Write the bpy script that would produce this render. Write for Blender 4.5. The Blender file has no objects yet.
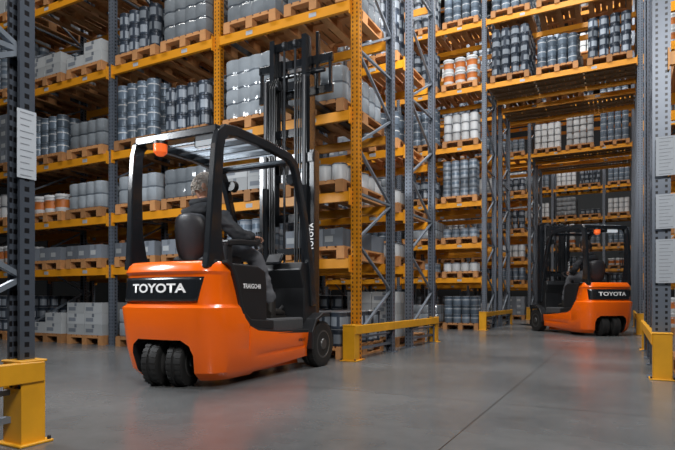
import bpy, math, random
import numpy as np
from mathutils import Vector, Matrix, noise
random.seed(7)
scene = bpy.context.scene
COL = scene.collection
try:
    scene.view_settings.view_transform = 'Standard'
except Exception:
    pass

# ------------------------------------------------------------------ materials
MATS = {}
def M(name, col, rough=.5, metal=0., var=.12, scale=6., bump=0., objrand=0., coat=0., spec=None, bscale=None):
    if name in MATS: return MATS[name]
    m = bpy.data.materials.new(name); m.use_nodes = True
    nt = m.node_tree; N = nt.nodes; L = nt.links
    b = N['Principled BSDF']
    tc = N.new('ShaderNodeTexCoord'); no = N.new('ShaderNodeTexNoise')
    no.inputs['Scale'].default_value = scale; no.inputs['Detail'].default_value = 4
    L.new(tc.outputs['Object'], no.inputs['Vector'])
    mx = N.new('ShaderNodeMix'); mx.data_type = 'RGBA'
    a = [max(0, c*(1-var)) for c in col]; d = [min(1, c*(1+var)) for c in col]
    mx.inputs[6].default_value = (*a, 1); mx.inputs[7].default_value = (*d, 1)
    L.new(no.outputs['Fac'], mx.inputs[0])
    out = mx.outputs[2]
    if objrand > 0:
        oi = N.new('ShaderNodeObjectInfo'); mr = N.new('ShaderNodeMapRange')
        mr.inputs[3].default_value = 1-objrand; mr.inputs[4].default_value = 1+objrand
        L.new(oi.outputs['Random'], mr.inputs[0])
        hs = N.new('ShaderNodeHueSaturation')
        L.new(mr.outputs[0], hs.inputs['Value']); L.new(out, hs.inputs['Color']); out = hs.outputs[0]
    L.new(out, b.inputs['Base Color'])
    b.inputs['Roughness'].default_value = rough; b.inputs['Metallic'].default_value = metal
    if coat: b.inputs['Coat Weight'].default_value = coat; b.inputs['Coat Roughness'].default_value = .08
    if spec is not None: b.inputs['Specular IOR Level'].default_value = spec
    if bump > 0:
        bn = N.new('ShaderNodeTexNoise'); bn.inputs['Scale'].default_value = bscale or scale*8
        bp = N.new('ShaderNodeBump'); bp.inputs['Strength'].default_value = bump; bp.inputs['Distance'].default_value = .01
        L.new(tc.outputs['Object'], bn.inputs['Vector']); L.new(bn.outputs['Fac'], bp.inputs['Height']); L.new(bp.outputs[0], b.inputs['Normal'])
    MATS[name] = m; return m

ORANGE = M('orange_paint', (1.0, .145, .002), .28, 0, .03, 3, coat=.6, spec=.35)
BLACK = M('black_plastic', (.014, .015, .017), .38, 0, .2, 10, bump=.05)
BLACKG = M('black_gloss_paint', (.012, .014, .017), .22, 0, .1, 5, coat=.4)
DKGREY = M('dark_grey_metal', (.03, .033, .038), .4, .4, .2, 8)
GREYP = M('grey_floor_mat', (.06, .062, .066), .7, 0, .2, 20, bump=.2)
RUBBER = M('tyre_rubber', (.012, .012, .012), .65, 0, .3, 20, bump=.2)
STEEL = M('bright_steel', (.35, .36, .38), .3, .9, .1, 10)
RIM = M('wheel_rim_grey', (.09, .09, .09), .4, .5, .1, 10)
SEATM = M('seat_vinyl', (.030, .031, .036), .42, 0, .2, 20, bump=.1)
WHITE = M('white_lettering', (.9, .9, .9), .5, 0, .02)
def emis(m, c, s):
    b = m.node_tree.nodes['Principled BSDF']; b.inputs['Emission Color'].default_value = (*c, 1); b.inputs['Emission Strength'].default_value = s
BEACON = M('amber_lens', (1, .16, .03), .2, 0, .05); emis(BEACON, (1, .15, .03), .4)
LEDW = M('led_lens', (.8, .85, .9), .2, 0, .05); emis(LEDW, (.85, .93, 1), .5)
RACKY = M('rack_beam_orange_yellow', (.74, .30, .012), .42, 0, .12, 3)
GUARDY = M('guard_yellow', (.72, .34, .012), .42, 0, .3, 5, bump=.05)
LACE = M('brace_galvanised', (.20, .235, .28), .42, .35, .2, 6)
DECK = M('deck_slats', (.30, .20, .11), .6, .1, .2, 3)
WOOD = M('pallet_wood', (.44, .21, .08), .8, 0, .35, 9, bump=.2, objrand=.3)
LBL = M('paper_label', (.42, .46, .51), .6, 0, .06, 30)
INK = M('label_ink', (.20, .22, .25), .6, 0, .06, 30)
CAN_D = M('can_navy', (.045, .060, .085), .33, .2, .5, .9, objrand=.4)
CAN_L = M('can_label_silver', (.27, .31, .36), .38, .1, .55, .9, objrand=.4)
CAN_B = M('can_slate_blue', (.12, .16, .21), .35, .2, .4, .9, objrand=.35)
CAN_LID = M('can_lid_metal', (.40, .42, .45), .3, .6, .3, 3)
CAN_W = M('can_white', (.50, .52, .54), .42, 0, .3, 1, objrand=.25)
CAN_O = M('can_orange', (.50, .15, .03), .42, 0, .3, 1, objrand=.2)
BOXW = M('carton_white', (.34, .36, .375), .7, 0, .4, 1.2, objrand=.3)
BOXT = M('carton_tape', (.14, .16, .19), .5, 0, .1, 3)
BOXG = M('carton_grey', (.15, .17, .20), .7, 0, .3, 1.2, objrand=.35)
WRAP = M('shrink_wrap_pale', (.24, .27, .30), .16, 0, .5, 3, bump=.6, objrand=.35, bscale=12, coat=.6)
WRAPD = M('shrink_wrap_dark', (.12, .14, .165), .16, 0, .5, 3, bump=.6, objrand=.35, bscale=12, coat=.6)
SKIN = M('skin', (.60, .33, .23), .55, 0, .08, 12)
JACKET = M('jacket_black', (.022, .025, .031), .65, 0, .3, 14, bump=.3)
TROUS = M('trousers_charcoal', (.11, .115, .13), .8, 0, .25, 14, bump=.25)
BOOT = M('boot_leather', (.02, .018, .016), .5, 0, .2, 14)
HAIRG = M('hair_grey', (.60, .54, .48), .7, 0, .4, 60, bump=.5)
HAIRD = M('hair_dark', (.05, .035, .028), .6, 0, .35, 60, bump=.6)
EYE = M('eye_dark', (.05, .04, .04), .2, 0, .1)

def post_mat(name, col):
    m = M(name, col, .4, .3, .15, 4)
    nt = m.node_tree; N = nt.nodes; L = nt.links; b = N['Principled BSDF']
    src = b.inputs['Base Color'].links[0].from_socket
    tc = N.new('ShaderNodeTexCoord'); sp = N.new('ShaderNodeSeparateXYZ'); L.new(tc.outputs['Object'], sp.inputs[0])
    def math_(op, a, bb):
        n = N.new('ShaderNodeMath'); n.operation = op
        for i, v in enumerate((a, bb)):
            if v is None: continue
            if isinstance(v, (int, float)): n.inputs[i].default_value = v
            else: L.new(v, n.inputs[i])
        return n.outputs[0]
    z = math_('FRACT', math_('DIVIDE', sp.outputs['Z'], .05), None)
    zz = math_('COMPARE', z, .5); N[-1].inputs[2].default_value = .24
    ax = math_('ABSOLUTE', sp.outputs['X'], None)
    xx = math_('COMPARE', ax, .026); N[-1].inputs[2].default_value = .007
    ay = math_('ABSOLUTE', sp.outputs['Y'], None)
    yy = math_('COMPARE', ay, .005); N[-1].inputs[2].default_value = .007
    msk = math_('MULTIPLY', zz, math_('MAXIMUM', xx, yy))
    mx = N.new('ShaderNodeMix'); mx.data_type = 'RGBA'
    L.new(msk, mx.inputs[0]); L.new(src, mx.inputs[6]); mx.inputs[7].default_value = (.01, .01, .012, 1)
    L.new(mx.outputs[2], b.inputs['Base Color'])
    return m
POSTG = post_mat('upright_blue_grey', (.14, .165, .205))
POSTD = post_mat('upright_dark_grey', (.075, .09, .115))
POSTO = post_mat('upright_orange', (.70, .27, .012))

# ------------------------------------------------------------------ geometry helper
class G:
    def __init__(s): s.v = []; s.f = []; s.m = []
    def add(s, vs, fs, m=0):
        o = len(s.v); s.v += [tuple(v) for v in vs]; s.f += [tuple(i+o for i in f) for f in fs]
        s.m += [m]*len(fs) if isinstance(m, int) else list(m)
        return s
    def box(s, c, d, m=0, R=None):
        x, y, z = [k/2 for k in d]
        vs = [Vector(p) for p in ((-x,-y,-z),(x,-y,-z),(x,y,-z),(-x,y,-z),(-x,-y,z),(x,-y,z),(x,y,z),(-x,y,z))]
        if R is not None: vs = [R @ p for p in vs]
        c = Vector(c)
        return s.add([p+c for p in vs], [(0,3,2,1),(4,5,6,7),(0,1,5,4),(1,2,6,5),(2,3,7,6),(3,0,4,7)], m)
    def bar(s, a, b, w, h, m=0, up=(0,0,1)):
        a = Vector(a); b = Vector(b); t = (b-a); L = t.length; t.normalize()
        up = Vector(up)
        if abs(t.dot(up)) > .98: up = Vector((1,0,0))
        sd = t.cross(up).normalized(); u = sd.cross(t)
        R = Matrix((sd, t, u)).transposed()
        return s.box((a+b)/2, (w, L, h), m, R)
    def loft(s, rings, m=0, caps=True, closed=True):
        n = len(rings[0]); vs = [p for r in rings for p in r]; fs = []; ms = []
        for i in range(len(rings)-1):
            for j in range(n if closed else n-1):
                k = (j+1) % n
                fs.append((i*n+j, i*n+k, (i+1)*n+k, (i+1)*n+j)); ms.append(m if isinstance(m, int) else m[i])
        if caps:
            fs.append(tuple(range(n))[::-1]); fs.append(tuple((len(rings)-1)*n+j for j in range(n)))
            ms += [m, m] if isinstance(m, int) else [m[0], m[-1]]
        return s.add(vs, fs, ms)
    def tube(s, pts, radii, seg=10, m=0, up=(0,0,1), flat=1.):
        pts = [Vector(p) for p in pts]; rings = []
        if not isinstance(radii, (list, tuple)): radii = [radii]*len(pts)
        for i, p in enumerate(pts):
            t = (pts[min(i+1, len(pts)-1)]-pts[max(i-1, 0)]).normalized()
            u = Vector(up)
            if abs(t.dot(u)) > .97: u = Vector((0,1,0)) if abs(t.y) < .9 else Vector((1,0,0))
            sd = t.cross(u).normalized(); u2 = sd.cross(t)
            rings.append([p + sd*math.cos(2*math.pi*j/seg)*radii[i] + u2*math.sin(2*math.pi*j/seg)*radii[i]*flat for j in range(seg)])
        return s.loft(rings, m)
    def sweep(s, pts, w, h, side=(1,0,0), m=0):
        pts = [Vector(p) for p in pts]; sd = Vector(side).normalized(); rings = []
        for i, p in enumerate(pts):
            a = (pts[i]-pts[i-1]).normalized() if i > 0 else None
            b = (pts[i+1]-pts[i]).normalized() if i < len(pts)-1 else None
            t = ((a or b)+(b or a)).normalized()
            n = t.cross(sd).normalized()
            k = 1/max(.5, t.dot(a or b))
            hh = h[i] if isinstance(h, (list, tuple)) else h
            rings.append([p+sd*w/2+n*hh/2*k, p-sd*w/2+n*hh/2*k, p-sd*w/2-n*hh/2*k, p+sd*w/2-n*hh/2*k])
        return s.loft(rings, m)
    def prism(s, poly, axis, a, b, m=0):
        def P(u, v, w):
            return (w, u, v) if axis == 'x' else ((u, w, v) if axis == 'y' else (u, v, w))
        return s.loft([[P(u, v, a) for u, v in poly], [P(u, v, b) for u, v in poly]], m)
    def mesh(s, name, mats, smooth=False):
        me = bpy.data.meshes.new(name); me.from_pydata(s.v, [], s.f)
        for k in mats: me.materials.append(k)
        me.polygons.foreach_set('material_index', s.m)
        if smooth: me.polygons.foreach_set('use_smooth', [True]*len(s.f))
        me.validate(); me.update()
        import bmesh
        bm = bmesh.new(); bm.from_mesh(me); bmesh.ops.recalc_face_normals(bm, faces=bm.faces); bm.to_mesh(me); bm.free()
        return me

def O(name, me, parent=None, loc=(0,0,0), rot=(0,0,0), bevel=0, seg=2, label=None, cat=None, group=None, kind=None):
    o = bpy.data.objects.new(name, me); COL.objects.link(o)
    o.location = loc; o.rotation_euler = rot
    if parent: o.parent = parent
    if bevel:
        b = o.modifiers.new('bevel', 'BEVEL'); b.width = bevel; b.segments = seg; b.limit_method = 'ANGLE'; b.angle_limit = math.radians(35)
    if label: o['label'] = label
    if cat: o['category'] = cat
    if group: o['group'] = group
    if kind: o['kind'] = kind
    return o
def E(name, loc, rot, label, cat, group=None):
    o = O(name, None, None, loc, (0,0,rot), label=label, cat=cat, group=group); o.empty_display_size = .3
    return o
def smooth_by_angle(me, deg=40):
    me.polygons.foreach_set('use_smooth', [True]*len(me.polygons))
    try: me.set_sharp_from_angle(angle=math.radians(deg))
    except Exception: pass
def baked(o):
    dg = bpy.context.evaluated_depsgraph_get(); dg.update()
    return bpy.data.meshes.new_from_object(o.evaluated_get(dg))

def text_mesh(txt, size, mapf, mat, bold=.02, align='CENTER', sx=1.):
    cu = bpy.data.curves.new('lettering', 'FONT'); cu.body = txt; cu.size = size; cu.offset = bold*size
    cu.align_x = align; cu.align_y = 'CENTER'; cu.resolution_u = 3
    o = bpy.data.objects.new('tmp_text', cu); COL.objects.link(o)
    me = baked(o); bpy.data.objects.remove(o)
    for v in me.vertices: v.co = mapf(v.co.x*sx, v.co.y)
    me.materials.clear(); me.materials.append(mat); me.update(); return me

# ------------------------------------------------------------------ camera
H = .70; YAW = math.radians(27.68)
cam = bpy.data.cameras.new('camera'); co = bpy.data.objects.new('camera', cam); COL.objects.link(co)
co.location = (0, 0, H); co.rotation_euler = (math.pi/2, 0, YAW)
cam.sensor_width = 36; cam.lens = 29.0; cam.shift_y = 73/675; cam.clip_end = 200
scene.camera = co
CY, SY = math.cos(YAW), math.sin(YAW)
def proj(p):
    xc = p[0]*CY+p[1]*SY; yc = -p[0]*SY+p[1]*CY
    if yc < .1: return (-999, -999, yc)
    return (337.5+544*xc/yc, 298-544*(p[2]-H)/yc, yc)

# ------------------------------------------------------------------ room
def floor_mat():
    m = bpy.data.materials.new('polished_concrete'); m.use_nodes = True
    nt = m.node_tree; N = nt.nodes; L = nt.links; b = N['Principled BSDF']
    tc = N.new('ShaderNodeTexCoord')
    n1 = N.new('ShaderNodeTexNoise'); n1.inputs['Scale'].default_value = .7; n1.inputs['Detail'].default_value = 5
    n2 = N.new('ShaderNodeTexNoise'); n2.inputs['Scale'].default_value = 9; n2.inputs['Detail'].default_value = 6
    for n in (n1, n2): L.new(tc.outputs['Object'], n.inputs['Vector'])
    q = N.new('ShaderNodeMath'); q.operation = 'MULTIPLY'; q.inputs[1].default_value = .25; L.new(n2.outputs['Fac'], q.inputs[0])
    ad = N.new('ShaderNodeMath'); ad.operation = 'ADD'; L.new(n1.outputs['Fac'], ad.inputs[0]); L.new(q.outputs[0], ad.inputs[1])
    r = N.new('ShaderNodeValToRGB'); r.color_ramp.elements[0].position = .40; r.color_ramp.elements[0].color = (.080, .084, .087, 1)
    r.color_ramp.elements[1].position = .80; r.color_ramp.elements[1].color = (.155, .160, .163, 1)
    L.new(ad.outputs[0], r.inputs[0])
    sp = N.new('ShaderNodeSeparateXYZ'); L.new(tc.outputs['Object'], sp.inputs[0])
    def cmp(sock, val, per):
        a = N.new('ShaderNodeMath'); a.operation = 'SUBTRACT'; L.new(sock, a.inputs[0]); a.inputs[1].default_value = val
        f = N.new('ShaderNodeMath'); f.operation = 'WRAP'; L.new(a.outputs[0], f.inputs[0]); f.inputs[1].default_value = per/2; f.inputs[2].default_value = -per/2
        c = N.new('ShaderNodeMath'); c.operation = 'COMPARE'; L.new(f.outputs[0], c.inputs[0]); c.inputs[1].default_value = 0; c.inputs[2].default_value = .004
        return c.outputs[0]
    mxx = N.new('ShaderNodeMath'); mxx.operation = 'MAXIMUM'
    L.new(cmp(sp.outputs['X'], -.75, 6.), mxx.inputs[0]); L.new(cmp(sp.outputs['Y'], 10.2, 6.5), mxx.inputs[1])
    mx = N.new('ShaderNodeMix'); mx.data_type = 'RGBA'; L.new(mxx.outputs[0], mx.inputs[0]); L.new(r.outputs[0], mx.inputs[6]); mx.inputs[7].default_value = (.03, .03, .03, 1)
    L.new(mx.outputs[2], b.inputs['Base Color'])
    rr = N.new('ShaderNodeMapRange'); rr.inputs[3].default_value = .14; rr.inputs[4].default_value = .34; L.new(n1.outputs['Fac'], rr.inputs[0]); L.new(rr.outputs[0], b.inputs['Roughness'])
    bp = N.new('ShaderNodeBump'); bp.inputs['Strength'].default_value = .03; bp.inputs['Distance'].default_value = .01
    L.new(n2.outputs['Fac'], bp.inputs['Height']); L.new(bp.outputs[0], b.inputs['Normal'])
    return m
g = G().box((-6, 12, -.05), (44, 50, .1)); O('floor', g.mesh('floor', [floor_mat()]), kind='structure')
WALLM = M('wall_panel_dark', (.05, .055, .06), .8, 0, .15, .8); CEILM = M('ceiling_dark', (.03, .032, .035), .8, 0, .15, .5)
O('ceiling', G().box((-6, 14, 12.05), (44, 46, .1)).mesh('ceiling', [CEILM]), kind='structure')
O('wall_back', G().box((-6, 31.0, 6), (44, .2, 12)).mesh('wall_back', [WALLM]), kind='structure')
O('wall_left', G().box((-28, 14, 6), (.2, 46, 12)).mesh('wall_left', [WALLM]), kind='structure')

# ------------------------------------------------------------------ racks
BAY = 1.99; XE = -2.68; XR = .30; TUN = XR-XE
LEV = [1.15, 1.91, 2.83, 4.07, 5.35, 6.75, 8.2, 9.6]
BH = .11
def post_mesh(h, mat):
    prof = [(-.05,-.04),(.05,-.04),(.05,.035),(.03,.035),(.03,.022),(.038,.022),(.038,-.028),(-.038,-.028),(-.038,.022),(-.03,.022),(-.03,.035),(-.05,.035)]
    g = G(); g.prism(prof, 'z', 0.008, h); g.box((0, 0, .005), (.16, .13, .01), 0)
    return g.mesh('upright_post', [mat])
_pm = {}
def get_post(h, mat):
    k = (h, mat.name)
    if k not in _pm: _pm[k] = post_mesh(h, mat)
    return _pm[k]
_bm = {}
def get_beam(L):
    k = round(L, 3)
    if k not in _bm:
        g = G(); g.box((0,0,-BH/2), (L-.1, .045, BH))
        for s in (-1, 1):
            g.box((s*(L/2-.053), -.006, -.06), (.012, .06, .19))
        g.box((-L*.23, -.0235, -.055), (.10, .002, .05), 1); g.box((L*.23, -.0235, -.055), (.10, .002, .05), 1)
        _bm[k] = g.mesh('beam', [RACKY, LBL])
    return _bm[k]
def lattice(depth, h, step=.55):
    g = G(); z = .25; k = 0; y0, y1 = .03, depth-.03
    while z+step < h:
        a, b = ((y0, y1) if k % 2 == 0 else (y1, y0))
        g.bar((0, a, z), (0, b, z+step), .025, .032, 0, up=(1,0,0))
        if k % 3 == 0: g.bar((0, y0, z), (0, y1, z), .025, .032, 0, up=(1,0,0))
        z += step; k += 1
    g.bar((0, y0, .12), (0, y1, .12), .03, .04, 0, up=(1,0,0))
    return g
_lm = {}
def rack(xs, y0, depth, h, levels, label, tunnel=None, orange=(), beams=True, wide=None, base=None):
    base = base or POSTG
    r = E('pallet_rack', (xs[0], y0, 0), 0, label, 'pallet rack', 'warehouse pallet racks')
    for i, x in enumerate(xs):
        mt = POSTO if x in orange else base
        p = O('upright_post', get_post(h, mt), r, (x-xs[0], .04, 0))
        if wide == x: p.scale = (1.4, 1.2, 1)
        O('upright_post', get_post(h, base), r, (x-xs[0], depth-.04, 0), (0,0,math.pi))
        k = (depth, h)
        if k not in _lm: _lm[k] = lattice(depth, h).mesh('frame_bracing', [LACE])
        O('frame_bracing', _lm[k], r, (x-xs[0], 0, 0))
    if not beams: return r
    for i in range(len(xs)-1):
        a, b = xs[i], xs[i+1]; L = b-a
        tun = tunnel and abs(a-tunnel[0]) < .01
        for z in levels:
            if z > h-.2: continue
            if tun and z < 5: continue
            for yy, rz in ((-.005, 0), (depth+.005, math.pi)):
                O('beam', get_beam(L), r, ((a+b)/2-xs[0], yy, z), (0,0,rz))
        if tun:
            g = G(); n = 30; w = (L-.12)/n
            for j in range(n):
                g.box((-L/2+.06+w*(j+.5), depth/2, -.012), (w*.72, depth-.06, .02))
            for j in (.25, .5, .75): g.box((0, depth*j, -.04), (L-.1, .05, .036))
            O('deck_panel', g.mesh('deck_panel', [DECK]), r, ((a+b)/2-xs[0], 0, 5.35))
    return r
def xs_left(n, x0=XE): return [x0-BAY*k for k in range(n, -1, -1)]
AF, AR = 5.53, 7.26; BF, BR = 12.0, 13.73; EF, ER = 18.5, 20.2; FF = 25.0; D = 1.1
A = rack(xs_left(4), AF, D, 6.9, LEV[:6], 'blue-grey upright pallet rack with orange beams behind the forklift', orange=[XE, XE-BAY])
A2 = rack(xs_left(4), AR, D, 6.9, LEV[:6], 'back-to-back pallet rack with orange beams and stacked pallets')
C1 = rack([XR, XR+BAY], AF, D, 6.9, LEV[:6], 'blue-grey pallet rack end beside the cross aisle with paper labels', wide=XR)
C2 = rack([XR, XR+BAY], AR, D, 6.9, LEV[:6], 'pallet rack bay with steel bracing adjoining the labelled rack')
B1 = rack(xs_left(5)+[XR, XR+BAY], BF, D, 8.6, LEV[:7], 'tall pallet rack bridging over the cross aisle passage', tunnel=(XE, XR))
B2 = rack(xs_left(4)+[XR, XR+BAY], BR, D, 8.6, LEV[:7], 'second tall pallet rack bridging over the passage', tunnel=(XE, XR))
E1 = rack(xs_left(4)+[XR, XR+BAY], EF, D, 11, LEV, 'tall pallet rack with overhead passage bridge and stacked cans', tunnel=(XE, XR))
E2 = rack(xs_left(2)+[XR, XR+BAY], ER, D, 11, LEV, 'tall pallet rack with overhead bridge, backing another rack', tunnel=(XE, XR))
fx = [XE-BAY*2, XE-BAY, XE, XE+BAY, XE+2*BAY, XE+3*BAY]
F1 = rack(fx, FF, D, 11, LEV[:6], 'pallet rack closing the end of the aisle, full of goods')
XD = -2.60
Dk = rack([XD-BAY, XD], .57, D, 5.0, [2.83, 4.07], 'dark blue-grey pallet rack end with paper label sheet', base=POSTD)
def label_plate(parent, loc, w, h, rot=0):
    g = G(); g.box((0, 0, 0), (w, .003, h)); n = int(h/.03)
    for j in range(n):
        zz = h/2-.016-j*h/n
        g.box((-w*.05*(j % 3), -.002, zz), (w*(.7-.12*(j % 3)), .001, .004), 1)
    O('label_sheet', g.mesh('label_sheet', [LBL, INK]), parent, loc, (0,0,rot), label='light grey paper label sheet')

# goods --------------------------------------------------------------------
def can_geom(kind, seg):
    g = G(); R, h = .093, .195
    if kind == 'bucket': R, h = .128, .28
    prof, mm = {'paint_can': ([(.95,.0),(.97,.03),(.97,.16),(.97,.70),(.97,.89),(1,.91),(1,.97),(.9,1.0),(.82,.97)], [0,0,1,0,0,0,2,2,2]),
            'pale_paint_can': ([(.95,0),(.97,.03),(.97,.34),(.97,.66),(.97,.89),(1,.91),(1,.97),(.9,1),(.82,.97)], [1,1,0,1,0,0,2,2,2]),
            'slate_paint_can': ([(.95,0),(.97,.03),(.97,.55),(.97,.62),(.97,.89),(1,.91),(1,.97),(.9,1),(.82,.97)], [0,0,1,0,0,0,2,2,2]),
            'white_paint_can': ([(.95,0),(.97,.03),(.97,.3),(.97,.78),(.97,.89),(1,.91),(1,.97),(.9,1),(.82,.97)], [1,1,1,1,1,0,2,2,2]),
            'bucket': ([(.84,0),(.87,.03),(.89,.25),(.93,.7),(.95,.85),(1,.86),(1,.96),(.95,1),(.86,.97)], [1,1,0,1,1,1,1,1,1])}[kind]
    vs = []; fs = []; ms = []
    for r, z in prof:
        for j in range(seg): vs.append((R*r*math.cos(2*math.pi*j/seg), R*r*math.sin(2*math.pi*j/seg), h*z))
    for i in range(len(prof)-1):
        for j in range(seg):
            k = (j+1) % seg; fs.append((i*seg+j, i*seg+k, (i+1)*seg+k, (i+1)*seg+j)); ms.append(mm[i] if not (kind in ('paint_can',) and mm[i] == 1 and j % 4 == 3) else 0)
    fs.append(tuple(range(seg))[::-1]); ms.append(mm[0]); fs.append(tuple((len(prof)-1)*seg+j for j in range(seg))); ms.append(mm[-1])
    g.add(vs, fs, ms)
    if kind == 'bucket':
        pts = [(R*.97*math.cos(t), R*.97*math.sin(t)-.004, h*.80-.05*math.sin(t-math.pi)) for t in [math.pi+math.pi*q/8 for q in range(9)]]
        g.tube(pts, .003, 4, 2)
    return g
def carton_geom(w, d, h):
    g = G(); g.box((0,0,h/2), (w, d, h), 0)
    g.box((0, 0, h+.0005), (.05, d+.001, .001), 1); g.box((0, -d/2-.0006, h*.82), (.05, .001, h*.3), 1)
    g.box((-w*.2, -d/2-.001, h*.42), (w*.42, .002, h*.34), 2)
    return g
def wrap_geom(h, sd):
    rnd = random.Random(sd); g = G(); rings = []; mats = []
    per = []
    nx, ny = 4, 6; hw, hd = .366, .556; sub = 6
    def side(a, b, n, nrm):
        for k in range(n):
            for q in range(sub):
                u = (k+q/sub)/n; bul = .022*math.sin(math.pi*q/sub)
                per.append((a[0]+(b[0]-a[0])*u+nrm[0]*bul, a[1]+(b[1]-a[1])*u+nrm[1]*bul))
    side((hw,-hd),(hw,hd),ny,(1,0)); side((hw,hd),(-hw,hd),nx,(0,1)); side((-hw,hd),(-hw,-hd),ny,(-1,0)); side((-hw,-hd),(hw,-hd),nx,(0,-1))
    nl = round(h/.2); lh = h/nl
    for l in range(nl):
        for f, sc, m in ((0, .985, 1), (.08, 1, 0), (.50, 1, 0), (.86, 1.0, 0), (.97, .99, 1)):
            rings.append([(x*sc+rnd.uniform(-.003,.003), y*sc+rnd.uniform(-.003,.003), l*lh+f*lh) for x, y in per]); mats.append(m)
    rings.append([(x*.97, y*.97, h) for x, y in per])
    g.loft(rings, mats+[0]); return g
KIND = {
 'paint_can': (can_geom('paint_can', 16), can_geom('paint_can', 9), [CAN_D, CAN_L, CAN_LID], 'navy metal paint can with silver label and lid', 'paint can'),
 'pale_paint_can': (can_geom('pale_paint_can', 16), can_geom('pale_paint_can', 9), [CAN_B, CAN_L, CAN_LID], 'pale silver paint can with slate blue label', 'paint can'),
 'slate_paint_can': (can_geom('slate_paint_can', 16), can_geom('slate_paint_can', 9), [CAN_B, CAN_W, CAN_LID], 'slate blue paint can with thin white stripe', 'paint can'),
 'white_paint_can': (can_geom('white_paint_can', 16), can_geom('white_paint_can', 9), [CAN_D, CAN_W, CAN_LID], 'white metal paint can with dark rim', 'paint can'),
 'bucket': (can_geom('bucket', 16), can_geom('bucket', 9), [CAN_O, CAN_W, STEEL], 'white plastic bucket with orange label and wire handle', 'bucket'),
 'carton': (carton_geom(.385, .29, .16), carton_geom(.385, .29, .16), [BOXW, BOXT, BOXG], 'white cardboard carton with grey label', 'box'),
 'grey_carton': (carton_geom(.255, .39, .2), carton_geom(.255, .39, .2), [BOXG, BOXT, BOXW], 'grey cardboard carton with white label', 'box'),
 'wrapped_load': (wrap_geom(.40, 1), wrap_geom(.40, 1), [WRAP, WRAPD], 'shrink-wrapped block of stacked pails on a pallet', 'wrapped load'),
 'tall_wrapped_load': (wrap_geom(.76, 2), wrap_geom(.76, 2), [WRAP, WRAPD], 'tall shrink-wrapped block of stacked pails on a pallet', 'wrapped load'),
}
inst = {k: [] for k in KIND}; pallets = []
def pallet_geom():
    g = G()
    for x in (-.35, 0, .35):
        g.box((x, 0, .011), (.10, 1.2, .022))
        for y in (-.55, 0, .55): g.box((x, y, .061), (.10, .10 if y else .145, .078))
    for y in (-.55, 0, .55): g.box((0, y, .111), (.8, .145 if y == 0 else .10, .022))
    for i in range(7): g.box((-.35+i*.1167, 0, .133), (.092, 1.2, .022))
    return g
def load(cx, y0, z, clear, kind, full, frac=1.):
    cy = y0+.55; pallets.append((cx, cy, z))
    z0 = z+.145; hmax = min(clear-.145-.10, 1.05)
    rnd = random.uniform(-.006, .006)
    if 'paint_can' in kind:
        n = max(1, int(hmax*frac/.2)); part = random.random() < .3
        kk = kind
        if kind == 'paint_can': kk = random.choice(['paint_can','paint_can','pale_paint_can','slate_paint_can'])
        for l in range(n):
            for j in range(6):
                for i in range(4):
                    if 0 < i < 3 and 0 < j and not (l >= n-2): continue
                    if not full and j > 1: continue
                    if full and i == 0 and j > 2: continue
                    if part and n > 1 and l == n-1 and (j < 2 or random.random() < .3): continue
                    inst[kk].append((cx-.295+.197*i+rnd, cy-.495+.197*j, z0+l*.2, random.uniform(0, 6.28), j == 0 or i == 3))
    elif kind == 'bucket':
        n = max(1, int(hmax*frac/.285))
        for l in range(n):
            for j in range(4):
                for i in range(3):
                    if not full and j > 1: continue
                    inst[kind].append((cx-.265+.265*i+rnd, cy-.46+.29*j, z0+l*.285, random.uniform(-.2, .2), j == 0 or i == 2))
    elif kind == 'carton':
        n = max(1, int(min(hmax, .66)*frac/.163)); miss = random.random() < .5
        for l in range(n):
            for j in range(4):
                for i in range(2):
                    if not full and j > 1: continue
                    if miss and l == n-1 and i == 0 and n > 1: continue
                    inst[kind].append((cx-.197+.394*i+rnd, cy-.45+.298*j, z0+l*.162, random.uniform(-.008, .008), True))
    elif kind == 'wrapped_load':
        k2 = 'tall_wrapped_load' if hmax > .82 and frac > .75 else 'wrapped_load'
        if hmax < .42: return load_grey(cx, cy, z0, hmax, full)
        inst[k2].append((cx, cy, z0, random.uniform(-.015, .015), True))
    else:
        load_grey(cx, cy, z0, hmax*frac, full)
def load_grey(cx, cy, z0, hm, full):
    n = max(1, int(hm/.203)); miss = random.random() < .5
    for l in range(n):
        for j in range(3):
            for i in range(3):
                if not full and j > 0: continue
                if miss and l == n-1 and n > 1 and i == 1: continue
                inst['grey_carton'].append((cx-.263+.263*i, cy-.4+.4*j, z0+l*.202, random.uniform(-.01, .01), True))
def pick():
    return random.choices(['paint_can','white_paint_can','bucket','carton','grey_carton','wrapped_load'], [.52,.13,.07,.07,.05,.16])[0]
OVR = {(2,4):('carton',.7),(1,4):('paint_can',1),(0,4):('wrapped_load',.5),(3,4):('paint_can',1),
       (0,3):('wrapped_load',.8),(1,3):('paint_can',1),(2,3):('paint_can',.9),(3,3):('grey_carton',1),
       (2,2):('bucket',1),(1,2):('wrapped_load',1),(0,2):('carton',.6),(3,2):('white_paint_can',1),
       (2,1):('wrapped_load',.6),(1,1):('grey_carton',.7),(0,1):('paint_can',1),(3,1):('bucket',1),
       (0,0):('paint_can',.6),(1,0):('wrapped_load',1),(2,0):('carton',.9),(3,0):('carton',.8),
       (0,5):('paint_can',1),(1,5):('paint_can',1),(2,5):('paint_can',1),(3,5):('carton',1)}
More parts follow.
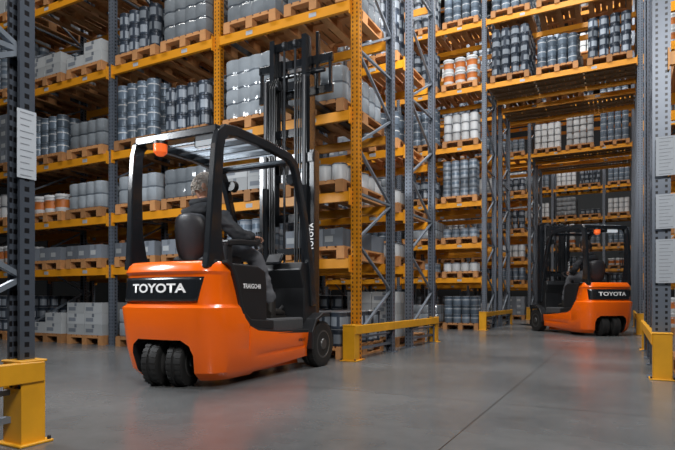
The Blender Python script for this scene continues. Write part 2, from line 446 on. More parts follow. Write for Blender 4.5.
def fillrow(xs, y0, levels, ovr=None, full=True, skipfloor=False, tunnel=False, prob=1.):
    for i in range(len(xs)-1):
        a, b = xs[i], xs[i+1]; k = len(xs)-2-i
        tun = tunnel and abs(a-XE) < .01 and abs(b-XR) < .01
        cs = [(a+b)/2-.46, (a+b)/2+.46] if not tun else [(a+b)/2-.95, (a+b)/2, (a+b)/2+.95]
        zz = [0]+list(levels)
        for li, z in enumerate(zz):
            if tun and z < 5: continue
            if skipfloor and z == 0: continue
            nxt = (LEV+[11.2])[LEV.index(z)+1] if z > 0 else LEV[0]
            clear = nxt-BH-z
            for c in cs:
                if random.random() > prob: continue
                if ovr:
                    kd, fr = ovr.get((k, li), (pick(), 1)); fr *= random.choice([1, 1, .8])
                    if random.random() < .12: kd = random.choice(['paint_can', 'white_paint_can', 'wrapped_load'])
                else: kd, fr = pick(), random.choice([1, 1, .8, .6])
                if tun: kd = 'paint_can' if random.random() < .8 else 'white_paint_can'
                load(c+random.uniform(-.02, .02), y0, z, clear, kd, full, fr)
fillrow(xs_left(4), AF, LEV[:5], OVR)
fillrow(xs_left(4), AR, LEV[:5], None, full=False, prob=.75)
fillrow(xs_left(4), BF, LEV[:7], None, full=False, prob=.95)
fillrow([XE, XR], BF, LEV[:7], None, full=True, tunnel=True)
fillrow([XR, XR+BAY], AF, LEV[:4], None, full=False, prob=.9)
fillrow([XR, XR+BAY], BF, LEV[:6], None, full=False)
fillrow([XE, XR], BR, LEV[4:6], None, full=False, tunnel=True, prob=.6)
fillrow(xs_left(2), EF, LEV[:8], None, full=False)
fillrow([XE, XR], EF, LEV[:8], None, full=False, tunnel=True)
fillrow(fx[1:], FF, LEV[:5], None, full=False)
pm = pallet_geom().mesh('pallet', [WOOD])
pallets.sort(key=lambda p: p[0]**2+p[1]**2)
print('pallets', len(pallets), {k: len(v) for k, v in inst.items()})
def stuff(name, geom, mats, items, label, cat, group):
    V = np.array(geom.v); out = []; F = []; Mi = []
    for n, it in enumerate(items):
        c, s = math.cos(it[3]), math.sin(it[3]); W = V.copy()
        W[:, 0] = V[:, 0]*c-V[:, 1]*s+it[0]; W[:, 1] = V[:, 0]*s+V[:, 1]*c+it[1]; W[:, 2] += it[2]
        out.append(W); o = n*len(V); F += [tuple(i+o for i in f) for f in geom.f]; Mi += geom.m
    me = bpy.data.meshes.new(name); me.from_pydata(np.concatenate(out).tolist(), [], F)
    for k in mats: me.materials.append(k)
    me.polygons.foreach_set('material_index', Mi); me.update()
    return O(name, me, kind='stuff', label=label, cat=cat, group=group)
for p in pallets[:300]:
    O('pallet', pm, None, p, (0,0,random.uniform(-.012, .012)), label='wooden euro pallet loaded on the rack', cat='pallet', group='wooden pallets in the racks')
if len(pallets) > 300:
    stuff('pallet', pallet_geom(), [WOOD], [(p[0], p[1], p[2], 0) for p in pallets[300:]], 'wooden euro pallets in the far racks', 'pallet', 'wooden pallets in the racks')
for k, (gh, gl, mats, lab, cat) in KIND.items():
    its = inst[k]
    def key(it):
        px, py, yc = proj(it)
        vis = it[4] and -10 < px < 685 and -15 < py < 460
        return (0 if vis else 1, yc)
    its.sort(key=key)
    me = gh.mesh(k, mats)
    if 'carton' not in k: smooth_by_angle(me, 40)
    for it in its[:300]:
        O(k, me, None, it[:3], (0,0,it[3]), label=lab, cat=cat, group=cat+' stacks on the pallets')
    if len(its) > 300:
        stuff(k, gl, mats, its[300:], lab+', many stacked', cat, cat+' stacks on the pallets')

label_plate(Dk, (BAY+.056, D-.045, 1.44), .095, .33, math.pi/2)
for z, hh in ((1.93, .34), (1.45, .30), (1.02, .38)):
    label_plate(C1, (.03, -.045, z), .15, hh)

def guard(x, y0, y1, sgn, label):
    g = G()
    for y, q in ((y0, -1), (y1, 1)):
        g.box((0, y, .006), (.20, .17, .012))
        g.box((-.068, y, .2), (.01, .12, .385)); g.box((.068, y, .2), (.01, .12, .385)); g.box((0, y+q*.055, .2), (.14, .01, .385)); g.box((0, y-q*.055, .14), (.14, .01, .26))
        g.box((0, y, .397), (.155, .135, .012))
        for b in (-.085, .085): g.tube([(b, y+q*.07, .01), (b, y+q*.07, .03)], .01, 6, 1)
    L = y1-y0; xo = sgn*.078
    g.box((xo, (y0+y1)/2, .345), (.010, L+.1, .095)); g.box((xo-sgn*.018, (y0+y1)/2, .39), (.045, L, .008)); g.box((xo-sgn*.018, (y0+y1)/2, .30), (.045, L, .008))
    O('rack_end_guard', g.mesh('rack_end_guard', [GUARDY, DKGREY]), None, (x, 0, 0), bevel=.003, seg=1, label=label, cat='rack guard', group='yellow rack end guards')
gy = .10
guard(XE, AF-gy, AR+D+.02, 1, 'yellow steel end guard protecting the rack frame')
guard(XR, AF-gy, AR+D+.02, -1, 'yellow steel end guard at the labelled rack end')
guard(XE, BF-gy, BR+D+gy, 1, 'yellow steel end guard at the bridged rack')
guard(XR, BF-gy, BR+D+gy, -1, 'yellow steel end guard at the bridged rack passage')
guard(XE, EF-gy, ER+D+gy, 1, 'yellow steel end guard at the second bridged rack')
guard(XD+.03, .45, .57+D-.04, 1, 'scuffed yellow steel end guard on the dark rack')

# ------------------------------------------------------------------ forklift
RINGS = [(.055,.43,-.02,.20),(.12,.475,-.085,.21),(.30,.500,-.130,.22),(.50,.507,-.150,.21),(.625,.500,-.165,.19),(.650,.478,-.135,.19),(.88,.468,-.125,.19),(.905,.478,-.145,.19),(.955,.465,-.125,.19),(.985,.445,-.09,.17)]
YF = 1.38
def ring_at(z):
    for a, b in zip(RINGS, RINGS[1:]):
        if a[0] <= z <= b[0]:
            t = (z-a[0])/(b[0]-a[0]); return [a[i]*(1-t)+b[i]*t for i in (1,2,3)]
    return RINGS[-1][1:] if z > 1 else RINGS[0][1:]
def rear_y(x, z):
    w, yr, c = ring_at(z); ax = abs(x)
    if ax <= w-c: return yr-.03*(1-(ax/(w-c))**2)
    return yr+c-c*math.sqrt(max(0, 1-((ax-(w-c))/c)**2))
def outline(z):
    w, yr, c = ring_at(z); pts = [(w, YF), (w, .9), (w, .4)]
    for i in range(9):
        a = math.pi/2*i/8; pts.append((w-c+c*math.cos(a), yr+c-c*math.sin(a)))
    for i in range(1, 10):
        x = (w-c)*(1-2*i/10); pts.append((x, yr-.03*(1-(x/(w-c))**2)))
    for i in range(8, -1, -1):
        a = math.pi/2*i/8; pts.append((-(w-c+c*math.cos(a)), yr+c-c*math.sin(a)))
    pts += [(-w, .4), (-w, .9), (-w, YF)]
    return pts
CABP = [(.06,.985),(.12,.955),(.17,.88),(.21,.77),(.245,.65),(.29,.54),(.36,.47),(.48,.425),(.80,.395),(1.5,.37)]
def build_shell():
    g = G(); g.loft([[(x, y, r[0]) for x, y in outline(r[0])] for r in RINGS])
    o = O('tmp', g.mesh('body_shell', [ORANGE, BLACK]))
    cut = []
    c = G(); c.prism([(.06,1.2)]+CABP+[(1.5,1.2)], 'x', -.7, .7); cut.append(c)
    poly = [(-.27,-.1),(-.315,.26),(-.29,.33),(-.22,.375),(.22,.375),(.29,.33),(.315,.26),(.27,-.1)]
    c = G(); c.prism(poly, 'y', -.5, .26, 1); cut.append(c)
    for s in (-1, 1):
        c = G(); c.tube([(s*.25, 1.60, .23), (s*.7, 1.60, .23)], .275, 32); cut.append(c)
        c = G(); c.box((s*.55, .352, .35), (.112, .009, .7)); cut.append(c)
        c = G(); c.prism([(.46,.20),(1.28,.22),(1.28,.25),(.50,.232)], 'x', min(s*.485, s*.7), max(s*.485, s*.7)); cut.append(c)
        c = G(); c.prism([(.40,.0),(1.5,.0),(1.5,.13),(1.30,.13),(.48,.075)], 'x', min(s*.35, s*.7), max(s*.35, s*.7)); cut.append(c)
    tmp = []
    for c in cut:
        co_ = O('tmpc', c.mesh('c', [ORANGE, BLACK])); tmp.append(co_)
        md = o.modifiers.new('b', 'BOOLEAN'); md.operation = 'DIFFERENCE'; md.object = co_; md.solver = 'EXACT'
    b = o.modifiers.new('bevel', 'BEVEL'); b.width = .007; b.segments = 3; b.limit_method = 'ANGLE'; b.angle_limit = math.radians(30)
    me = baked(o); me.name = 'body_shell'
    bpy.data.objects.remove(o)
    for t in tmp: bpy.data.objects.remove(t)
    smooth_by_angle(me, 30)
    return me
SHELL = build_shell()

def wheel(parent, loc, r, w, rot=0, name='wheel', treads=24):
    g = G(); rings = []; n = 48
    for x, rr in ((-w/2, r*.62), (-w*.505, r*.78), (-w/2, r*.92), (-w*.44, r*.98), (-w*.34, r), (-w*.12, r), (-w*.1, r*.965), (w*.1, r*.965), (w*.12, r), (w*.34, r), (w*.44, r*.98), (w/2, r*.92), (w*.505, r*.78), (w/2, r*.62)):
        rings.append([(x, rr*math.cos(2*math.pi*j/n), rr*math.sin(2*math.pi*j/n)) for j in range(n)])
    g.loft(rings)
    for s in (-1, 1):
        for j in range(treads):
            a = 2*math.pi*j/treads; Rm = Matrix.Rotation(a, 3, 'X')
            g.box(Rm @ Vector((s*w*.28, 0, r*.998)), (w*.34, r*.14, .007), 0, Rm)
    me = g.mesh('tyre', [RUBBER]); smooth_by_angle(me, 35)
    t = O(name, me, parent, loc, (0,0,rot))
    g = G(); rings = []
    for x, rr in ((-w*.52, r*.2), (-w*.52, r*.55), (-w*.5, r*.62), (-w*.35, r*.6), (w*.35, r*.6), (w*.5, r*.62), (w*.52, r*.55), (w*.42, r*.5), (w*.40, r*.28), (w*.56, r*.22), (w*.56, r*.1)):
        rings.append([(x, rr*math.cos(2*math.pi*j/24), rr*math.sin(2*math.pi*j/24)) for j in range(24)])
    g.loft(rings)
    for j in range(5):
        a = 2*math.pi*j/5
        g.tube([(w*.4, r*.4*math.cos(a), r*.4*math.sin(a)), (w*.46, r*.4*math.cos(a), r*.4*math.sin(a))], .012, 6, 1)
    me = g.mesh('wheel_rim', [RIM, STEEL]); smooth_by_angle(me, 35)
    O('wheel_rim', me, t)
    return t
def roof_glass():
    m = bpy.data.materials.get('roof_glass')
    if m: return m
    m = M('roof_glass', (.62, .70, .78), .25, 0, .03); nt = m.node_tree; b = nt.nodes['Principled BSDF']
    t = nt.nodes.new('ShaderNodeBsdfTranslucent'); t.inputs['Color'].default_value = (.75, .82, .9, 1)
    tr = nt.nodes.new('ShaderNodeBsdfTransparent'); tr.inputs['Color'].default_value = (.85, .9, .95, 1)
    m1 = nt.nodes.new('ShaderNodeMixShader'); m1.inputs[0].default_value = .55
    m2 = nt.nodes.new('ShaderNodeMixShader'); m2.inputs[0].default_value = .6
    nt.links.new(b.outputs[0], m1.inputs[1]); nt.links.new(t.outputs[0], m1.inputs[2])
    nt.links.new(m1.outputs[0], m2.inputs[1]); nt.links.new(tr.outputs[0], m2.inputs[2])
    nt.links.new(m2.outputs[0], nt.nodes['Material Output'].inputs[0])
    return m

def build_forklift(loc, rot, raised, label):
    f = E('forklift', (*loc, 0), rot, label, 'forklift', 'orange forklifts')
    O('body_shell', SHELL, f, label='glossy orange counterweight and side skirts')
    g = G(); nx, nz = 30, 6; x0, x1 = -.43, .385
    vs = []; fs = []
    for i in range(nx+1):
        u = i/nx
        for j in range(nz+1):
            v = j/nz; z = .672+.19*v
            xx = x0+(x1-x0)*u + (.035*(v-.5) if u > .85 else 0) + (-.01*(v-.5) if u < .1 else 0)
            vs.append((xx, rear_y(xx, z)-.010, z))
    for i in range(nx):
        for j in range(nz):
            a = i*(nz+1)+j; fs.append((a, a+nz+1, a+nz+2, a+1))
    g.add(vs, fs); me = g.mesh('logo_panel', [BLACKG]); smooth_by_angle(me)
    pn = O('logo_panel', me, f); so = pn.modifiers.new('s', 'SOLIDIFY'); so.thickness = .01; so.offset = 0
    T = text_mesh('TOYOTA', .096, lambda a, b: Vector((a+.0, rear_y(a+.0, .77+b)-.021, .772+b)), WHITE, .03, sx=1.38)
    O('logo_lettering', T, pn, label='white TOYOTA lettering')
    for s in (-1, 1):
        g = G(); pts = [(s*.474, y, z+.0) for y, z in CABP[:-1]]+[(s*.474, 1.37, .375)]
        g.sweep(pts, .058, .035); O('sill_trim', g.mesh('sill_trim', [BLACK]), f, bevel=.006)
    g = G(); g.box((0, .88, .26), (.88, .90, .24)); g.box((0, 1.55, .25), (.60, .35, .22))
    g.box((0, .22, .46), (.5, .24, .14)); g.tube([(0,0,.2),(0,0,.38),(0,.15,.42)], .06, 12)
    O('chassis', g.mesh('chassis', [BLACK]), f, bevel=.005)
    g = G(); g.box((0, 1.08, .445), (.84, .60, .13)); O('cab_floor', g.mesh('cab_floor', [GREYP]), f, bevel=.02)
    for s in (-1, 1):
        g = G(); g.sweep([(s*.47, 1.335, .20), (s*.47, 1.345, .36), (s*.47, 1.42, .48), (s*.47, 1.56, .535), (s*.47, 1.70, .52)], .16, .03)
        O('front_fender', g.mesh('front_fender', [BLACK]), f, bevel=.008)
        g = G(); g.prism([(.02,.5),(.02,.97),(.14,.965),(.23,.80),(.32,.62),(.46,.52),(.80,.50),(.80,.42),(.02,.42)], 'x', min(s*.385, s*.45), max(s*.385, s*.45))
        O('side_console', g.mesh('side_console', [BLACK]), f, bevel=.012)
    g = G(); g.prism([(.05,.45),(.05,.95),(.12,.99),(.66,.985),(.78,.94),(.80,.80),(.80,.50),(.80,.45)], 'x', -.375, .375)
    hd = O('battery_hood', g.mesh('battery_hood', [BLACK]), f, bevel=.02, seg=3)
    T = text_mesh('TRAIGO48', .056, lambda a, b: Vector((.379, .56+a, .80+b)), WHITE, .02)
    O('model_lettering', T, hd, label='white model lettering on the black hood')
    T = text_mesh('8FBE16T', .035, lambda a, b: Vector((.506, 1.20+a, .30+b)), DKGREY, .02)
    O('model_lettering', T, f)
    # seat
    sx = -.03
    g = G(); g.prism([(.24,.99),(.24,1.05),(.32,1.075),(.58,1.075),(.69,1.095),(.71,1.04),(.69,.99)], 'x', sx-.20, sx+.20)
    st = O('seat', g.mesh('seat', [SEATM]), f, bevel=.025, seg=3)
    g = G(); rings = []
    for z, w, y, c in ((1.02,.14,.26,.04),(1.06,.165,.25,.045),(1.12,.175,.235,.045),(1.20,.175,.220,.045),(1.28,.175,.208,.042),(1.34,.165,.20,.04),(1.385,.145,.195,.035),(1.405,.115,.19,.025),(1.412,.08,.19,.012)):
        ring = []
        for j in range(28):
            a = 2*math.pi*j/28; cx, sy_ = math.cos(a), math.sin(a)
            qx = math.copysign(abs(cx)**.6, cx); qy = math.copysign(abs(sy_)**.7, sy_)
            ring.append((sx+w*qx, y+c*qy+.05*qx*qx, z))
        rings.append(ring)
    g.loft(rings); me = g.mesh('seat_backrest', [SEATM]); smooth_by_angle(me, 60); O('seat_backrest', me, st)
    g = G(); g.sweep([(.29,.30,1.16),(.29,.45,1.18),(.29,.68,1.19),(.28,.78,1.21)], .085, .05); g.box((.29,.34,1.07), (.04,.08,.2))
    am = O('armrest', g.mesh('armrest', [BLACK]), st, bevel=.015, seg=2)
    for i in range(3):
        g = G(); x = .265+.025*i; g.tube([(x,.77,1.22),(x,.79,1.28),(x,.79,1.30)], [.004,.004,.01], 6); O('control_lever', g.mesh('control_lever', [BLACK]), am)
    # cowl
    g = G(); g.prism([(1.38,.49),(1.38,.80),(1.30,.98),(1.34,1.06),(1.50,1.04),(1.60,.80),(1.66,.40),(1.40,.28)], 'x', -.43, .43)
    cw = O('front_cowl', g.mesh('front_cowl', [BLACK]), f, bevel=.015)
    g = G(); g.box((.14, 1.28, 1.09), (.18, .02, .13), 0, Matrix.Rotation(math.radians(-35), 3, 'X')); g.box((.14, 1.268, 1.098), (.15, .003, .10), 1, Matrix.Rotation(math.radians(-35), 3, 'X')); O('display_screen', g.mesh('display_screen', [BLACKG, GREYP]), cw)
    for i, x in enumerate((.05, .17)):
        g = G(); g.bar((x, 1.38, .62), (x, 1.27, .54), .02, .02); g.box((x, 1.25, .535), (.075, .02, .10), 0, Matrix.Rotation(math.radians(-30), 3, 'X')); O('pedal', g.mesh('pedal', [GREYP]), cw)
    # steering wheel
    g = G(); c = Vector((-.05, 1.06, 1.16)); Rm = Matrix.Rotation(math.radians(28), 3, 'X')
    ring = [c+Rm@Vector((.16*math.cos(a), .16*math.sin(a), 0)) for a in [2*math.pi*i/28 for i in range(29)]]
    g.tube(ring, .015, 8)
    for a in (0, 2.1, 4.2): g.bar(c, c+Rm@Vector((.16*math.cos(a), .16*math.sin(a), 0)), .03, .01)
    g.tube([c+Rm@Vector((.13,0,.015)), c+Rm@Vector((.13,0,.06))], .018, 8)
    me = g.mesh('steering_wheel', [BLACK]); smooth_by_angle(me)
    sw = O('steering_wheel', me, f)
    g = G(); g.tube([c, (c.x, 1.34, .80)], [.03, .05], 10); O('steering_column', g.mesh('steering_column', [BLACK]), sw)
    # overhead guard
    g = G()
    for s in (-1, 1):
        g.sweep([(s*.405, .02, .94), (s*.41, .01, 1.05), (s*.415, .0, 1.25), (s*.425, .01, 1.6), (s*.43, .03, 1.88), (s*.43, .055, 1.97), (s*.43, .12, 2.025), (s*.43, .25, 2.045), (s*.43, .7, 2.05), (s*.43, 1.06, 2.03), (s*.43, 1.16, 1.98), (s*.43, 1.22, 1.88), (s*.43, 1.36, 1.5), (s*.43, 1.48, 1.0), (s*.43, 1.53, .62)], .06,
                [.24, .18, .13, .11, .10, .10, .09, .085, .08, .08, .08, .08, .075, .085, .10])
    g.box((0, .08, 2.015), (.86, .13, .07)); g.box((0, 1.13, 2.0), (.86, .08, .05))
    og = O('overhead_guard', g.mesh('overhead_guard', [BLACKG]), f, bevel=.010, seg=2)
    for i in range(4):
        g = G(); g.box((0, 0, 0), (.80, .024, .04)); O('roof_bar', g.mesh('roof_bar', [BLACKG]), og, (0, .31+.19*i, 2.045))
    g = G(); g.box((0, .62, 2.072), (.80, .92, .006)); O('roof_panel', g.mesh('roof_panel', [roof_glass()]), og, label='clear tinted roof panel')
    g = G(); g.tube([(-.17,.04,1.99),(-.17,.04,1.965)], .058, 16, 0); g.tube([(-.17,.04,1.964),(-.17,.04,1.90),(-.17,.04,1.875)], [.057,.055,.03], 16, 1)
    me = g.mesh('beacon', [BLACK, BEACON]); smooth_by_angle(me); O('warning_beacon', me, f, label='amber warning beacon')
    g = G(); g.box((.22,.17,1.965), (.24,.05,.06), 0); g.box((.22,.143,1.962), (.21,.006,.045), 1); g.box((.22,.17,1.934), (.21,.04,.004), 1)
    O('work_light', g.mesh('work_light', [BLACK, LEDW]), f)
    for s in (-1, 1):
        g = G(); g.tube([(s*.36,1.22,1.86),(s*.36,1.28,1.86)], [.05,.06], 14, 0); g.tube([(s*.36,1.281,1.86),(s*.36,1.285,1.86)], .05, 14, 1)
        O('headlight', g.mesh('headlight', [BLACK, CAN_W]), f)
    g2 = G(); g2.tube([(.36,.04,1.3),(.36,.12,1.32),(.36,.12,1.55),(.36,.04,1.57)], .012, 8); O('grab_handle', g2.mesh('grab_handle', [BLACK]), f)
    for s in (-1, 1):
        wheel(f, (s*.45, 1.60, .23), .23, .15, 0 if s > 0 else math.pi, treads=28)
    rp = math.radians(14 if raised else -6)
    for s in (-1, 1):
        wheel(f, (s*.105*math.cos(rp), s*.105*math.sin(rp), .185), .185, .135, rp+(0 if s > 0 else math.pi), treads=26)
    # mast
    zt = [(.12, 2.28), (.95, 3.1), (1.5, 3.55)] if raised else [(.12, 2.28), (.14, 2.30), (.16, 2.32)]
    xm = [.32, .262, .205]
    def chan(g, i, s):
        a, b = zt[i]; x = xm[i]
        prof = [(x+.028, 1.72), (x+.028, 1.84), (x-.028, 1.84), (x-.028, 1.825), (x+.012, 1.825), (x+.012, 1.735), (x-.028, 1.735), (x-.028, 1.72)]
        g.prism([(s*p, q+.015*i) for p, q in prof], 'z', a, b)
    g = G(); g.box((0, 1.76, .25), (.64, .08, .14)); g.box((0, 1.72, 2.2), (.68, .03, .10)); g.box((0, 1.72, 1.2), (.64, .03, .07))
    chan(g, 0, 1); chan(g, 0, -1)
    mast = O('mast', g.mesh('mast', [BLACKG]), f, bevel=.004)
    for i in (1, 2):
        for s in (-1, 1):
            g = G(); chan(g, i, s); O('mast_channel', g.mesh('mast_channel', [BLACKG]), mast)
        for z in (zt[i][1]-.05, zt[i][0]+.08, (zt[i][0]+zt[i][1])/2):
            g = G(); g.box((0, 1.84, z), (xm[i]*2, .02, .09)); O('mast_crossmember', g.mesh('mast_crossmember', [BLACKG]), mast)
    for s in (-1, 1):
        g = G(); g.tube([(s*.245,1.69,.2),(s*.245,1.69,min(1.9, zt[1][1]))], .034, 12, 0); g.tube([(s*.245,1.69,1.9),(s*.245,1.69,zt[1][1]-.03)], .022, 10, 1)
        O('lift_cylinder', g.mesh('lift_cylinder', [BLACKG, DKGREY]), mast)
        g = G(); g.box((s*.07,1.80,(zt[1][0]+zt[2][1])/2), (.025,.012,zt[2][1]-zt[1][0]-.1)); O('lift_chain', g.mesh('lift_chain', [DKGREY]), mast)
        for xs_, zs_ in ((.07, zt[2][1]-.07), (.16, zt[1][1]-.05)):
            g = G(); g.tube([(s*xs_,1.79,zs_),(s*xs_+.03,1.79,zs_)], .045, 14)
            O('chain_sheave', g.mesh('chain_sheave', [DKGREY]), mast)
        for dxh in (.13, .16, .19):
            g = G(); g.tube([(s*dxh,1.69,.5),(s*dxh,1.70,zt[1][1]-.1),(s*dxh,1.76,zt[1][1]+.02),(s*dxh,1.84,zt[1][1]-.1),(s*(dxh-.01),1.86,zt[2][0]+.5)], .010, 6); O('hydraulic_hose', g.mesh('hydraulic_hose', [BLACK]), mast)
    T = text_mesh('TOYOTA', .07, lambda a, b: Vector((.32-b, 1.715, 1.35+a)), WHITE, .03)
    O('mast_lettering', T, mast, label='white TOYOTA lettering')
    zc = 2.875 if raised else .07
    g = G(); g.box((0,1.915,zc+.10), (.95,.04,.09)); g.box((0,1.915,zc+.44), (.95,.04,.09))
    for s in (-1, 1): g.box((s*.17,1.895,zc+.27), (.05,.04,.45)); g.box((s*.445,1.915,zc+.27), (.03,.04,.34))
    if raised:
        for s in (-1, 1): g.box((s*.30,1.90,zc+.42), (.035,.05,.62))
        g.tube([(-.35,1.87,zc+.30),(.40,1.87,zc+.30)], .028, 10)
    ca = O('fork_carriage', g.mesh('fork_carriage', [BLACKG]), f, bevel=.004)
    for s in (-1, 1):
        g = G(); L = 1.05
        g.prism([(1.94,zc+.5),(1.975,zc+.5),(1.98,zc+.035),(2.0+L*.6,zc+.032),(2.0+L,zc+.012),(2.0+L,zc+.004),(2.0,zc-.008),(1.95,zc)], 'x', s*.175-.045, s*.175+.045)
        O('fork', g.mesh('fork', [DKGREY]), ca, bevel=.003)
    return f

FL1 = build_forklift((-3.21, 3.26), math.radians(1.18), True, 'orange electric forklift with raised mast facing the rack')
FL2 = build_forklift((-.26, 11.22), math.radians(37.0), False, 'orange electric forklift with lowered mast driving under the rack bridge')

# ------------------------------------------------------------------ people
def skin_geo(J, edges, rad, sub=2, fold=0.):
    names = list(J); idx = {n: i for i, n in enumerate(names)}
    me = bpy.data.meshes.new('sk'); me.from_pydata([J[n] for n in names], [(idx[a], idx[b]) for a, b in edges], [])
    o = bpy.data.objects.new('tmp_skin', me); COL.objects.link(o)
    md = o.modifiers.new('skin', 'SKIN'); md.use_smooth_shade = True
    for i, n in enumerate(names):
        r = rad[n]; r = r if isinstance(r, tuple) else (r, r)
        me.skin_vertices[0].data[i].radius = r
        me.skin_vertices[0].data[i].use_root = (i == 0)
    ss = o.modifiers.new('sub', 'SUBSURF'); ss.levels = sub; ss.render_levels = sub
    m2 = baked(o); vs = []
    for v in m2.vertices:
        c = v.co.copy()
        if fold:
            k = noise.noise(Vector((c.x*9, c.y*9, c.z*22)))*.7+noise.noise(c*38)*.4
            c += v.normal*k*fold
        vs.append(tuple(c))
    g = (vs, [tuple(p.vertices) for p in m2.polygons])
    bpy.data.objects.remove(o); return g
def hand(g, w, d, n, m=0, side=1):
    w = Vector(w); d = Vector(d).normalized(); n = Vector(n); n = (n-d*n.dot(d)).normalized(); s = d.cross(n)*side
    g.tube([w-d*.01, w+d*.02, w+d*.06, w+d*.09], [.024, .034, .041, .036], 10, m, up=tuple(n), flat=.42)
    for off, L in ((-.029, .066), (-.010, .078), (.010, .073), (.028, .057)):
        p = w+d*.082+s*off; pts = [p-d*.015]; dirs = [0, 38, 80]; cur = p; pts.append(cur)
        for k, a in enumerate(dirs):
            a = math.radians(a+10); v = d*math.cos(a)-n*math.sin(a)
            cur = cur+v*L*(.45, .32, .25)[k]; pts.append(cur)
        g.tube(pts, [.0085, .009, .0085, .0078, .006], 8, m, up=tuple(s))
    p = w+d*.025-s*.028
    v1 = (d*.6-s*.75-n*.25).normalized(); v2 = (d*.9-s*.1-n*.55).normalized()
    g.tube([p, p+v1*.035, p+v1*.035+v2*.03, p+v1*.035+v2*.052], [.013, .0115, .01, .007], 8, m, up=tuple(n))
def head_geo(c, yaw, pitch):
    K = 1.06
    R = Matrix.Rotation(yaw, 3, 'Z') @ Matrix.Rotation(pitch, 3, 'X') @ Matrix.Scale(K, 3); g = G(); nu, nv = 28, 20; c = Vector(c)
    rings = []
    for i in range(1, nv):
        th = math.pi*i/nv; z = -math.cos(th); ring = []
        for j in range(nu):
            ph = 2*math.pi*j/nu; sx = math.sin(th)*math.cos(ph); sy = math.sin(th)*math.sin(ph)
            x, y, zz = sx*.076, sy*.098, z*.122
            if zz < 0: x *= 1-.25*(-z)**1.5; y = y*(1-.18*(-z)) + .012*(-z)
            if sy > .6:
                k = math.exp(-((sx/.16)**2)-((z+.1)/.2)**2); y += .024*k
                k = math.exp(-((abs(sx)-.38)/.16)**2-((z-.05)/.1)**2); y -= .010*k
                k = math.exp(-((sx/.5)**2)-((z-.2)/.08)**2); y += .005*k
                k = math.exp(-((sx/.28)**2)-((z+.42)/.06)**2); y += .006*k
                k = math.exp(-((sx/.28)**2)-((z+.78)/.13)**2); y += .010*k
            ring.append(c+R@Vector((x, y, zz)))
        rings.append(ring)
    g.loft(rings)
    for s in (-1, 1):
        g.tube([c+R@Vector((s*.074, -.005, -.032)), c+R@Vector((s*.088, -.014, -.004)), c+R@Vector((s*.086, -.020, .022))], [.012, .021, .012], 8, 0, up=tuple(R@Vector((1,0,0))), flat=.5)
        g.tube([c+R@Vector((s*.030, .080, .006)), c+R@Vector((s*.030, .088, .006))], [.012, .005], 8, 1)
    g.tube([c+R@Vector((-.022, .095, -.052)), c+R@Vector((0, .101, -.051)), c+R@Vector((.022, .095, -.052))], .0035, 6, 2)
    def hp(th, ph, k=1.):
        front = max(0, math.sin(ph)); side = abs(math.cos(ph))**3
        th2 = th*(1-.42*front**1.2-.14*side)
        return Vector((math.sin(th2)*math.cos(ph)*.083*k, math.sin(th2)*math.sin(ph)*.106*k-.005, math.cos(th2)*.130*k))
    h = G(); rings = []
    for i in range(0, 15):
        th = math.pi*(.02+.62*i/14)
        rings.append([c+R@hp(th, 2*math.pi*j/nu, 1 if i < 13 else .96) for j in range(nu)])
    h.loft(rings)
    rnd = random.Random(5)
    for _ in range(420):
        th = math.pi*rnd.uniform(.05, .63); ph = rnd.uniform(0, 6.283)
        p = hp(th, ph, .98); p2 = hp(th+.16, ph+rnd.uniform(-.2, .2), 1.04+rnd.uniform(0, .03)); p3 = hp(th+.30, ph+rnd.uniform(-.3, .3), 1.03+rnd.uniform(-.02, .04))
        h.tube([c+R@p, c+R@p2, c+R@p3], [.007, .006, .001], 4, 0)
    return g, h
LIP = M('lips', (.42, .17, .14), .5)
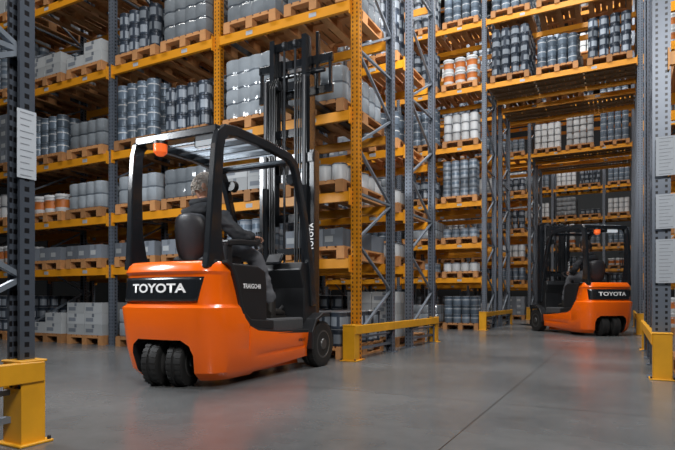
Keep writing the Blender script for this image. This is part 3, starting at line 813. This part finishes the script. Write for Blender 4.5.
def person(f, hair, label, yaw):
    p = E('person', f.location, f.rotation_euler.z, label, 'person', None)
    dx = -.05
    def q(x, y, z): return (x+dx, y+.01, z)
    J = dict(pel=q(0,.43,1.14), ab=q(0,.41,1.25), ch=q(-.01,.42,1.39), up=q(-.02,.44,1.48), nk=q(-.03,.465,1.55), hd=q(-.03,.485,1.615),
             hr=q(.10,.46,1.135), hl=q(-.10,.46,1.135), kr=(.17,.90,1.10), kl=(-.16,.90,1.11), ar=(.24,1.06,.68), al=(-.18,1.08,.70),
             sr=q(.13,.44,1.44), sl=q(-.17,.43,1.45), er=(.28,.52,1.235), el=(-.29,.57,1.245), wr=(.26,.75,1.25), wl=(-.19,.84,1.22))
    Rb = dict(pel=(.13,.10), ab=(.12,.09), ch=(.13,.10), up=(.09,.08), nk=.055, hd=.052, hr=.085, hl=.085, kr=.055, kl=.055, ar=.036, al=.036,
              sr=.055, sl=.055, er=.042, el=.042, wr=.027, wl=.027)
    edges = [('pel','ab'),('ab','ch'),('ch','up'),('up','nk'),('nk','hd'),('pel','hr'),('pel','hl'),('hr','kr'),('hl','kl'),('kr','ar'),('kl','al'),
             ('up','sr'),('up','sl'),('sr','er'),('sl','el'),('er','wr'),('el','wl')]
    v, fcs = skin_geo(J, edges, Rb); g = G(); g.add(v, fcs, 0)
    hc = Vector(J['hd'])+Vector((-.01, .012, .068))
    hg, hr = head_geo(hc, yaw, math.radians(-12))
    g.add(hg.v, hg.f, hg.m)
    hand(g, J['wr'], (-.1, 1, .02), (0,.0,1), 0, 1)
    hand(g, J['wl'], (.15, .9, -.1), (0,.1,1), 0, -1)
    me = g.mesh('body', [SKIN, EYE, LIP]); smooth_by_angle(me, 60); O('body', me, p)
    me = hr.mesh('hair', [hair]); smooth_by_angle(me, 70); O('hair', me, p, label='short tousled hair')
    k = lambda *n: {q_: J[q_] for q_ in n}
    J2 = k('ab','pel','ch','up','sr','sl','er','el','wr','wl'); J2['pel'] = q(0,.43,1.16); J2['nk2'] = tuple(Vector(J['nk'])+Vector((0,-.01,-.005)))
    J2['wr'] = tuple(Vector(J['er']).lerp(Vector(J['wr']), .95)); J2['wl'] = tuple(Vector(J['el']).lerp(Vector(J['wl']), .95))
    R2 = dict(ab=(.155,.125), pel=(.165,.125), ch=(.165,.13), up=(.12,.105), sr=.078, sl=.078, er=.062, el=.062, wr=.045, wl=.045, nk2=.076)
    v, fcs = skin_geo(J2, [('ab','pel'),('ab','ch'),('ch','up'),('up','sr'),('up','sl'),('sr','er'),('sl','el'),('er','wr'),('el','wl'),('up','nk2')], R2, 3, .020)
    gj = G(); gj.add(v, fcs)
    nk = Vector(J['nk'])
    gj.tube([nk+Vector(o_) for o_ in ((-.07,.04,.0),(-.085,-.0,.0),(-.075,-.055,-.01),(-.03,-.08,-.02),(.03,-.08,-.02),(.075,-.055,-.01),(.085,-.0,.0),(.07,.04,.0))], [.02,.03,.04,.045,.045,.04,.03,.02], 12)
    me = gj.mesh('jacket', [JACKET]); smooth_by_angle(me, 60); O('jacket', me, p, label='black hooded jacket')
    J3 = {'pel':q(0,.43,1.15), **k('hr','hl','kr','kl','ar','al')}
    J3['ar'] = (.24,1.065,.63); J3['al'] = (-.18,1.085,.64)
    R3 = dict(pel=(.15,.105), hr=.10, hl=.10, kr=.08, kl=.08, ar=.068, al=.068)
    v, fcs = skin_geo(J3, [('pel','hr'),('pel','hl'),('hr','kr'),('hl','kl'),('kr','ar'),('kl','al')], R3, 3, .018)
    gt = G(); gt.add(v, fcs); me = gt.mesh('trousers', [TROUS]); smooth_by_angle(me, 60); O('trousers', me, p, label='charcoal work trousers')
    for a in ('ar', 'al'):
        gb = G(); A_ = Vector(J[a]); x = A_.x; y = A_.y
        gb.tube([(x,y,.76),(x,y-.005,.66),(x,y-.01,.57),(x,y-.01,.52)], [.045,.05,.052,.052], 12)
        gb.tube([(x,y-.06,.555),(x,y+.04,.565),(x+.01,y+.13,.558),(x+.01,y+.20,.55)], [.042,.048,.048,.03], 12, flat=.8)
        gb.box((x+.005,y+.06,.521),(.095,.28,.018))
        me = gb.mesh('boot', [BOOT]); smooth_by_angle(me, 50); O('boot', me, p)
    return p
person(FL1, HAIRG, 'person with grey hair in black hooded jacket, seated driving', math.radians(-50))
person(FL2, HAIRD, 'person with dark hair in black jacket, seated driving', math.radians(10))

# ------------------------------------------------------------------ lights
def area(loc, size, power, target=None, col=(1,1,1), sy=None):
    l = bpy.data.lights.new('lamp', 'AREA'); l.energy = power; l.size = size; l.color = col
    if sy: l.shape = 'RECTANGLE'; l.size_y = sy
    o = bpy.data.objects.new('area_lamp', l); COL.objects.link(o); o.location = loc
    if target: o.rotation_euler = (Vector(target)-Vector(loc)).to_track_quat('-Z', 'Y').to_euler()
    return o
CW = (1, .97, .93)
area((-5.5, 3.6, 8.5), 6, 250, (-5.5, 4.8, 0), CW, .6)
area((-1.2, 7.0, 10.5), .6, 430, (-1.2, 7.0, 0), (.93, .97, 1), 6)
area((-4, 10.2, 9.5), 9, 380, (-4, 11, 0), CW, .6)
area((-2, 16.6, 10), 9, 500, (-2, 17.6, 0), CW, .6)
area((-1.5, 23.2, 10.5), 9, 560, (-1.5, 24, 0), CW, .6)
area((.8, .2, 4.6), 1.3, 260, (-3.0, 4.0, .7), (1, .97, .94))  # unseen key lamp added on the camera side to light the near forklift
area((-5.2, 1.9, 2.9), .9, 110, (-3.2, 3.9, 1.3), (.92, .96, 1))  # unseen fill lamp added low at left to light the driver under the roof
area((-1.4, 6.0, 5.2), 1.2, 190, (-.4, 11.4, 1.0), (1, .97, .94))  # unseen fill lamp added above the frame to brighten the far forklift and driver
w = bpy.data.worlds.new('world'); scene.world = w; w.use_nodes = True
w.node_tree.nodes['Background'].inputs[0].default_value = (.50, .60, .72, 1); w.node_tree.nodes['Background'].inputs[1].default_value = .045
